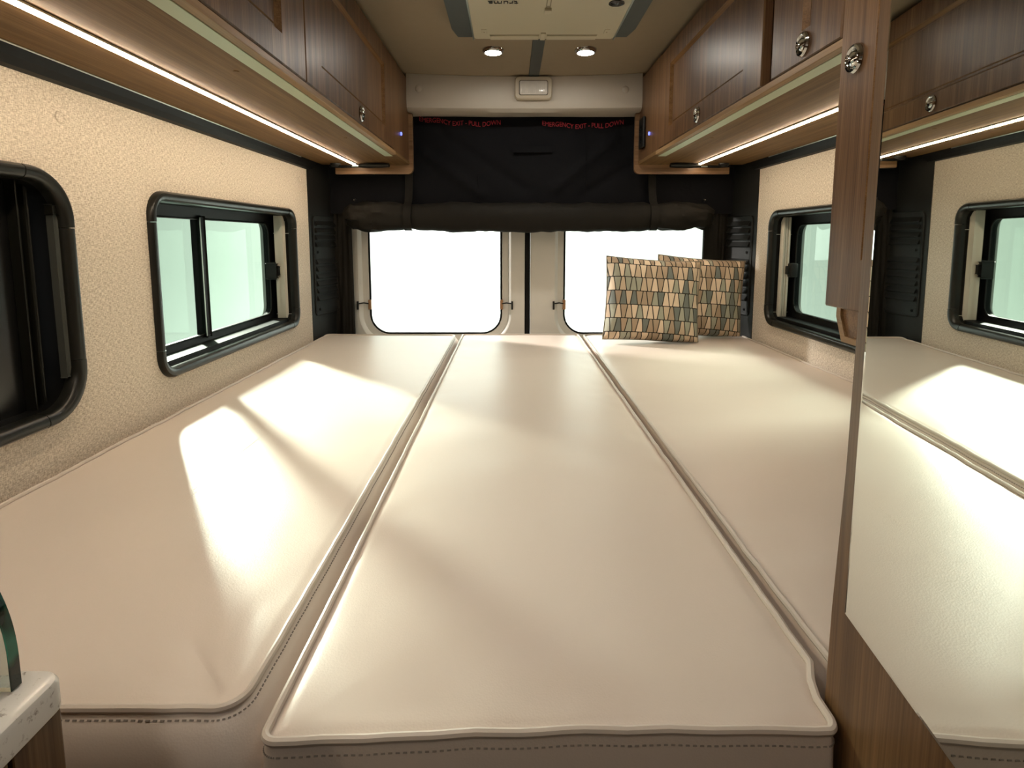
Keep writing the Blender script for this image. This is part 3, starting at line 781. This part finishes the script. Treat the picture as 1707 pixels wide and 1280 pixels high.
def drape(x, z):
    e = 0.0
    for (x0, z0, x1, z1, a) in ((-0.35, 0.34, -0.12, 0.18, 0.007), (-0.28, 0.42, 0.05, 0.20, -0.005), (0.42, 0.40, 0.18, 0.20, 0.007), (0.5, 0.30, 0.30, 0.18, -0.005)):
        dx, dz = x1-x0, z1-z0; L_ = math.hypot(dx, dz)
        t = max(0, min(1, ((x-x0)*dx+(z-z0)*dz)/L_**2)); dd = math.hypot(x-x0-t*dx, z-z0-t*dz)
        e -= a*math.exp(-(dd/0.02)**2)*1.5
    return e
cloth('curtain_panel', -0.74, 0.90, 0.10, 0.487, 2.405, 0.010, 5, 3, 120, 50, curt, 1.3, extra=drape)
cloth('side_drape', -0.735, -0.650, -0.55, 0.17, 2.425, 0.016, 34, 1.5, 24, 40, curtb, 5.1)
cloth('side_drape', 0.795, 0.905, -0.55, 0.17, 2.430, 0.016, 34, 1.5, 24, 40, curtb, 9.7)
# stitched seams of the panel
for x, z0, z1 in ((-0.13, 0.17, 0.25), (0.30, 0.17, 0.40)):
    bm = BM(); tube(bm, [(x, 2.399, z0), (x+0.002, 2.396, (z0+z1)/2), (x, 2.398, z1)], 0.0016, 5); obj('seam', bm, curt, cu)
cloth('hook_patch', 0.010, 0.165, 0.340, 0.362, 2.387, 0.002, 5, 5, 12, 4, curt, 2.2)
# roll
def roll():
    bm = BM(); loops = []; N, K = 150, 26
    for i in range(N+1):
        a = i/N; x = -0.655 + 1.455*a
        ctr = 0.088 - 0.004*math.sin(PI*a); ctr += 0.003*noise.noise(Vector((x*6, 0, 1)))
        r = 0.050 + 0.006*math.sin(PI*a) + 0.007*noise.noise(Vector((x*7, 3, 0))) + 0.003*noise.noise(Vector((x*28, 8, 0)))
        for xs_ in (-0.405, 0.565): r -= 0.008*math.exp(-((x-xs_)/0.022)**2)
        e = min(a, 1-a)*N
        if e < 3: r *= 0.55+0.15*e
        ends = math.exp(-((a)/0.12)**2)+math.exp(-((1-a)/0.14)**2)
        lp = []
        for k in range(K):
            th = 2*PI*k/K
            rr = r + ends*0.016*noise.noise(Vector((x*14+math.sin(th)*2, math.cos(th)*2.5, math.sin(th)*2.5))) + 0.0025*noise.noise(Vector((x*22, th*3, 4)))
            lp.append((x + ends*0.02*math.sin(th*2+x*20)*0.3, 2.362+0.75*rr*math.cos(th), ctr+1.03*rr*math.sin(th)))
        loops.append(lp)
    loft(bm, loops, cap0=True, cap1=True)
    return obj('rolled_cloth', bm, curtb, cu, smooth=True)
roll()
for x in (-0.405, 0.565):
    bm = BM(); loops = []
    pth = []
    for k in range(13):
        th = PI/2 + PI*k/12*1.1
        pth.append((2.362+0.043*math.cos(th), 0.086+0.054*math.sin(th)))
    pth = [(2.392, 0.27), (2.386, 0.20), (2.364, 0.147)] + pth[1:]
    loft(bm, [[(x-0.015, y, z), (x+0.015, y, z), (x+0.015, y+0.004, z+0.001), (x-0.015, y+0.004, z+0.001)] for y, z in pth], cap0=True, cap1=True)
    obj('strap', bm, curtb, cu, smooth=True)
for x in (-0.615, 0.765):
    bm = BM(); lathe(bm, (x, 2.35, 0.152), (0, -1, 0), [(0.006, -0.01), (0.006, 0.002), (0.002, 0.004)], 12); obj('snap_button', bm, rubber, cu, smooth=True)
    bm = BM(); lathe(bm, (x, 2.346, 0.152), (0, -1, 0), [(0.002, -0.002), (0.002, 0.0005)], 8); obj('snap_stud', bm, chrome, cu)
# red wavy lettering
for x0, z0, sag, slope in ((-0.198, 0.459, 0.010, -0.09), (0.284, 0.452, 0.014, 0.0)):
    bm = text_obj('l', 'EMERGENCY EXIT - PULL DOWN', 0.025, redt, cu, Matrix.Translation((x0, 2.3775, z0)) @ Matrix.Rotation(PI/2, 4, 'X'))
    w_ = max(v.co.x for v in bm.verts)-min(v.co.x for v in bm.verts)
    for v in bm.verts:
        q = (v.co.x-x0)
        v.co.x = x0 + q*0.318/w_
        q = q*0.318/w_/0.16
        v.co.z += -sag*(1-q*q) + slope*0.1*q + 0.003*math.sin(q*9)
    obj('lettering', bm, redt, cu, label='red capital lettering')

# ------------------------------------------------------------------ bed
bb = thing('bed_platform', 'walnut platform boxes under the bed cushions', 'bed', (0.08, 1.4, FLOOR))
for x0, x1 in ((-0.760, -0.200), (-0.197, 0.275), (0.278, 0.930)):
    bm = BM(); box(bm, x0, x1, 0.47, 2.34, FLOOR, -0.512, 0.003); obj('box_front', bm, wood_v, bb)
def cushion(label, x0, x1, y0, y1, ztop, h, weltin, crown, rc, dent=None, sides='', fy=lambda x: 0.0):
    t = thing('bed_cushion', label, 'cushion', ((x0+x1)/2, (y0+y1)/2, ztop-h))
    hw = (x1-x0)/2
    def lp(ins, z, nseg=10):
        r = max(0.004, rc-ins*0.7)
        a0, a1, b0, b1 = x0+ins, x1-ins, y0+ins, y1-ins
        r = min(r, (a1-a0)/2-0.001)
        pts = []
        cs = ((a1-r, b1-r, 0), (a0+r, b1-r, 90), (a0+r, b0+r, 180), (a1-r, b0+r, 270))
        for ci, (cx_, cy_, st) in enumerate(cs):
            for i in range(nseg+1):
                an = math.radians(st+90*i/nseg); pts.append((cx_+r*math.cos(an), cy_+r*math.sin(an)))
            nx_ = cs[(ci+1) % 4]
            an = math.radians(st+90)
            p0 = pts[-1]; p1 = (nx_[0]+r*math.cos(an), nx_[1]+r*math.sin(an))
            ns = 90 if ci in (1, 3) else 26
            for i in range(1, ns): pts.append((p0[0]+(p1[0]-p0[0])*i/ns, p0[1]+(p1[1]-p0[1])*i/ns))
        return [(x, y, z) for x, y in pts]
    prof = [(0.006, ztop-h), (0.0, ztop-h+0.01), (0.0, ztop-h*0.55), (weltin*0.20, ztop-h*0.30), (weltin*0.5, ztop-h*0.12), (weltin*0.8, ztop-0.006), (weltin, ztop-0.0015)]
    wz = ztop
    loops = [lp(i, z) for i, z in prof]
    for k in range(1, 27):
        a = k/26; ins = weltin + 0.002 + (hw-weltin-0.006)*a**1.25
        tt = min(1, (ins-weltin)/(hw-weltin))
        z = ztop + crown*(1-(1-tt)**3.2) + 0.003*min(1, (ins-weltin)/0.012) - 0.003
        loops.append(lp(ins, z))
    def disp(p):
        x, y, z = p
        f = max(0, min(1, (z-(ztop-h*0.9))/0.03))
        d_ = 0.0
        ed = min(x-x0, x1-x, y-y0)
        d_ += 0.0016*noise.noise(Vector((x*7, y*7, 1)))*f
        if ed > 0: d_ += 0.0020*math.exp(-(ed/0.06)**2)*noise.noise(Vector((x*26, y*26, 7)))
        if dent and f > 0: d_ += dent(x, y, ed)
        if abs(x0+0.1965) < 1e-6 and x > 0.235:
            k = max(0, min(1, (0.469-y)/0.010)); x -= (x-0.235)*0.38*k*k*(3-2*k)
        y += (fy(x)+0.0012*noise.noise(Vector((x*9, 0, x0*7))))*math.exp(-max(0, y-y0)/0.25)
        return (x, y, z+d_)
    loops = [[disp(p) for p in l_] for l_ in loops]
    bm = BM(); loft(bm, loops, cap0=True, cap1=True)
    body = obj('cushion_body', bm, vin, t, smooth=True)
    wl = [ (p[0], p[1], p[2]+0.0022) for p in loops[6]]
    bm = BM(); tube(bm, wl, 0.0036, 8, True); obj('piping', bm, vin_welt, t, smooth=True)
    # stitch line just below the piping
    bm = BM()
    L4 = loops[4]; L5 = loops[5]
    def stitch_run(sel):
        acc = 0; last = None; draw = True
        for p, q in zip(L4, L5):
            v = Vector(p).lerp(Vector(q), 0.35 if weltin < 0.02 else 1.0)
            if not sel(v): last = None; continue
            if last is not None:
                seg = v-last; L_ = seg.length; n_ = max(1, int(L_/0.0046))
                for m_ in range(n_):
                    a = last + seg*(m_+0.15)/n_; b2 = last + seg*(m_+0.7)/n_
                    tube(bm, [a, b2], 0.0009, 4)
            last = v
    stitch_run(lambda v: ('f' in sides and v.y < y0+0.03 and v.x > x0+0.002) or ('r' in sides and v.x > x1-0.028 and v.y < 2.3) )
    if len(bm.verts): obj('stitching', bm, thread, t, kind='stuff')
    else: bm.free()
    return t
def dentL(x, y, ed):
    d_ = 0
    # creases fanning out of the front inner corner
    for (ax, ay, bx, by, wd, am) in ((-0.255, 0.455, -0.315, 0.53, 0.010, -0.0045), (-0.275, 0.45, -0.35, 0.50, 0.010, -0.003), (-0.245, 0.475, -0.27, 0.56, 0.008, -0.003), (-0.295, 0.45, -0.315, 0.50, 0.007, 0.003)):
        dx, dy = bx-ax, by-ay; L2 = dx*dx+dy*dy
        t = max(0, min(1, ((x-ax)*dx+(y-ay)*dy)/L2)); q = math.hypot(x-ax-t*dx, y-ay-t*dy)
        d_ += am*math.exp(-(q/wd)**2)*(1-0.5*t)
    return d_
def dentC(x, y, ed): return 0.0
def dentR(x, y, ed):
    return -0.0025*math.exp(-((x-0.34)/0.05)**2)*(0.5+0.5*math.sin(y*75))*math.exp(-((y-0.72)/0.13)**2)
cushion('beige vinyl bed cushion along the left wall, under the dark window', -0.762, -0.199, 0.412, 2.362, -0.385, 0.125, 0.024, 0.004, 0.040, dentL, 'fr', lambda x: 0.008 if x < -0.5 else 0.008-0.004*(x+0.5)/0.3)
cushion('long beige vinyl bed cushion in the middle between the two seams', -0.1965, 0.278, 0.405, 2.362, -0.387, 0.122, 0.004, 0.006, 0.014, dentC, 'f', lambda x: 0.013*min(1, (x+0.1965)/0.24))
cushion('beige vinyl bed cushion along the right wall, under the two patterned pillows', 0.284, 0.932, 0.412, 2.362, -0.385, 0.125, 0.009, 0.006, 0.050, dentR, 'f')

# ------------------------------------------------------------------ pillows
def pillow(label, loc, w_, h_, th, lean, roll_, yaw, seed):
    t = thing('throw_pillow', label, 'pillow', loc, None)
    M4 = Matrix.Translation(loc) @ Matrix.Rotation(yaw, 4, 'Z') @ Matrix.Rotation(-lean, 4, 'X') @ Matrix.Rotation(roll_, 4, 'Y')
    bm = BM(); uvl = bm.loops.layers.uv.new('print')
    N = 44; G = {}
    uvs = {}
    for sd in (1, -1):
        for i in range(N+1):
            for j in range(N+1):
                a = -1+2*i/N; b_ = -1+2*j/N
                if sd == -1 and (i in (0, N) or j in (0, N)): G[(sd, i, j)] = G[(1, i, j)]; continue
                x = a*(1-0.045*(1-b_*b_)*abs(a)); z = b_*(1-0.045*(1-a*a)*abs(b_))
                e = max(0, (1-a**4)*(1-b_**4))**0.55
                y = -sd*th*e*(1+0.10*noise.noise(Vector((a*2+seed, b_*2, sd))))
                y += 0.0045*noise.noise(Vector((a*6+seed, b_*5, 2)))*(1 if abs(b_) > 0.6 or abs(a) > 0.7 else 0.4)
                if z < -0.85: y *= 1.12
                p = M4 @ Vector((x*w_/2, y, h_/2+z*h_/2))
                if p.z < loc[2]: p.z = loc[2]+0.0005
                v = bm.verts.new(p); G[(sd, i, j)] = v; uvs[v] = ((a+1)/2, (b_+1)/2)
    for sd in (1, -1):
        for i in range(N):
            for j in range(N):
                f = bm.faces.new((G[(sd, i, j)], G[(sd, i+1, j)], G[(sd, i+1, j+1)], G[(sd, i, j+1)]))
                for l in f.loops: l[uvl].uv = uvs[l.vert]
    obj('pillow_body', bm, pil_m, t, smooth=True)
    eb = BM(); lp = []
    idx = [(i, 0) for i in range(N)] + [(N, j) for j in range(N)] + [(N-i, N) for i in range(N)] + [(0, N-j) for j in range(N)]
    for i, j in idx:
        a = -1+2*i/N; b_ = -1+2*j/N
        x = a*(1-0.045*(1-b_*b_)*abs(a)); z = b_*(1-0.045*(1-a*a)*abs(b_))
        p = M4 @ Vector((x*w_/2*1.004, 0, h_/2+z*h_/2)); p.z = max(p.z, loc[2]+0.001); lp.append(p)
    tube(eb, lp, 0.0022, 5, True)
    obj('seam_edge', eb, plain('pillow_seam_%d' % seed, (0.25, 0.22, 0.16), 0.9), t, smooth=True)
    return t
pillow('square trapezoid-print pillow standing in front, fully visible', (0.512, 2.125, -0.375), 0.350, 0.308, 0.055, math.radians(11), math.radians(3.5), 0.0, 3)
pillow('square trapezoid-print pillow half hidden behind the other pillow', (0.720, 2.245, -0.375), 0.345, 0.305, 0.050, math.radians(7), math.radians(4.5), math.radians(4), 11)

# ------------------------------------------------------------------ kitchen counter at the lower left
zc = -0.235
kc = thing('kitchen_cabinet', 'walnut kitchen cabinet with upright boards under the white counter', 'cabinet', (-0.5, -0.3, FLOOR))
bm = BM(); box(bm, -0.762, -0.2525, -0.9, 0.285, FLOOR, zc-0.0185); obj('body', bm, wood_v, kc)
for i in range(14):
    y1 = 0.2925-0.034*i; y0 = y1-0.032
    bm = BM(); box(bm, -0.2525, -0.2455, y0, y1, FLOOR+0.05, zc-0.0185, 0.0012); obj('board', bm, wood_door, kc)
pts = rrect(-0.762, -0.9, -0.2435, 0.2975, 0.011, 6)
bm = BM(); loft(bm, [[(x, y, z) for x, y in rrect(-0.762+g_, -0.9+g_, -0.2435-g_, 0.2975-g_, 0.011, 6)] for g_, z in ((0.001, zc-0.018), (0, zc-0.017), (0, zc-0.003), (0.001, zc-0.0008), (0.0028, zc))], cap0=True, cap1=True)
tag(obj('countertop', bm, quartz_m, smooth=True), 'white speckled quartz countertop with a rounded corner', 'countertop')
# curved-corner glass screen standing across the end of the counter
gx1 = -0.2600
top = zc+0.083
pts = [(-0.60, zc+0.0005), (gx1-0.0005, zc+0.0005)]
for i in range(25):
    an = math.radians(90*i/24); pts.append((gx1-0.0005-0.040+0.040*math.cos(an), top-0.066+0.066*math.sin(an)))
pts.append((-0.60, top))
gs = thing('glass_screen', 'clear glass screen with dark green curved edge on the countertop', 'glass screen', (-0.4, 0.283, zc))
bm = BM(); loft(bm, [[(x, 0.2800, z) for x, z in pts], [(x, 0.2860, z) for x, z in pts]], cap0=True, cap1=True); obj('glass_sheet', bm, glass_screen, gs)
bm = BM(); edge = pts[1:-1]
loft(bm, [[(x+0.0003, 0.2798, z), (x+0.0009, 0.2800, z+0.0004), (x+0.0009, 0.2860, z+0.0004), (x+0.0003, 0.2862, z)] for x, z in edge], cap0=True, cap1=True)
obj('polished_edge', bm, glass_edge, gs, smooth=True, label='dark green polished edge')

# ------------------------------------------------------------------ studio outside
bm = BM()
prof = [(-6, FLOOR-0.35), (5.4, FLOOR-0.35)] + [(5.4+1.2*math.sin(math.radians(a)), FLOOR-0.35+1.2-1.2*math.cos(math.radians(a))) for a in range(10, 91, 10)] + [(6.6, 4.0)]
loft(bm, [[(-7, y, z) for y, z in prof], [(7, y, z) for y, z in prof]], closed=False)
for f in list(bm.faces): pass
tag(obj('studio_backdrop', bm, studio_m, smooth=True), 'bright white studio backdrop seen through the rear door windows', 'backdrop')
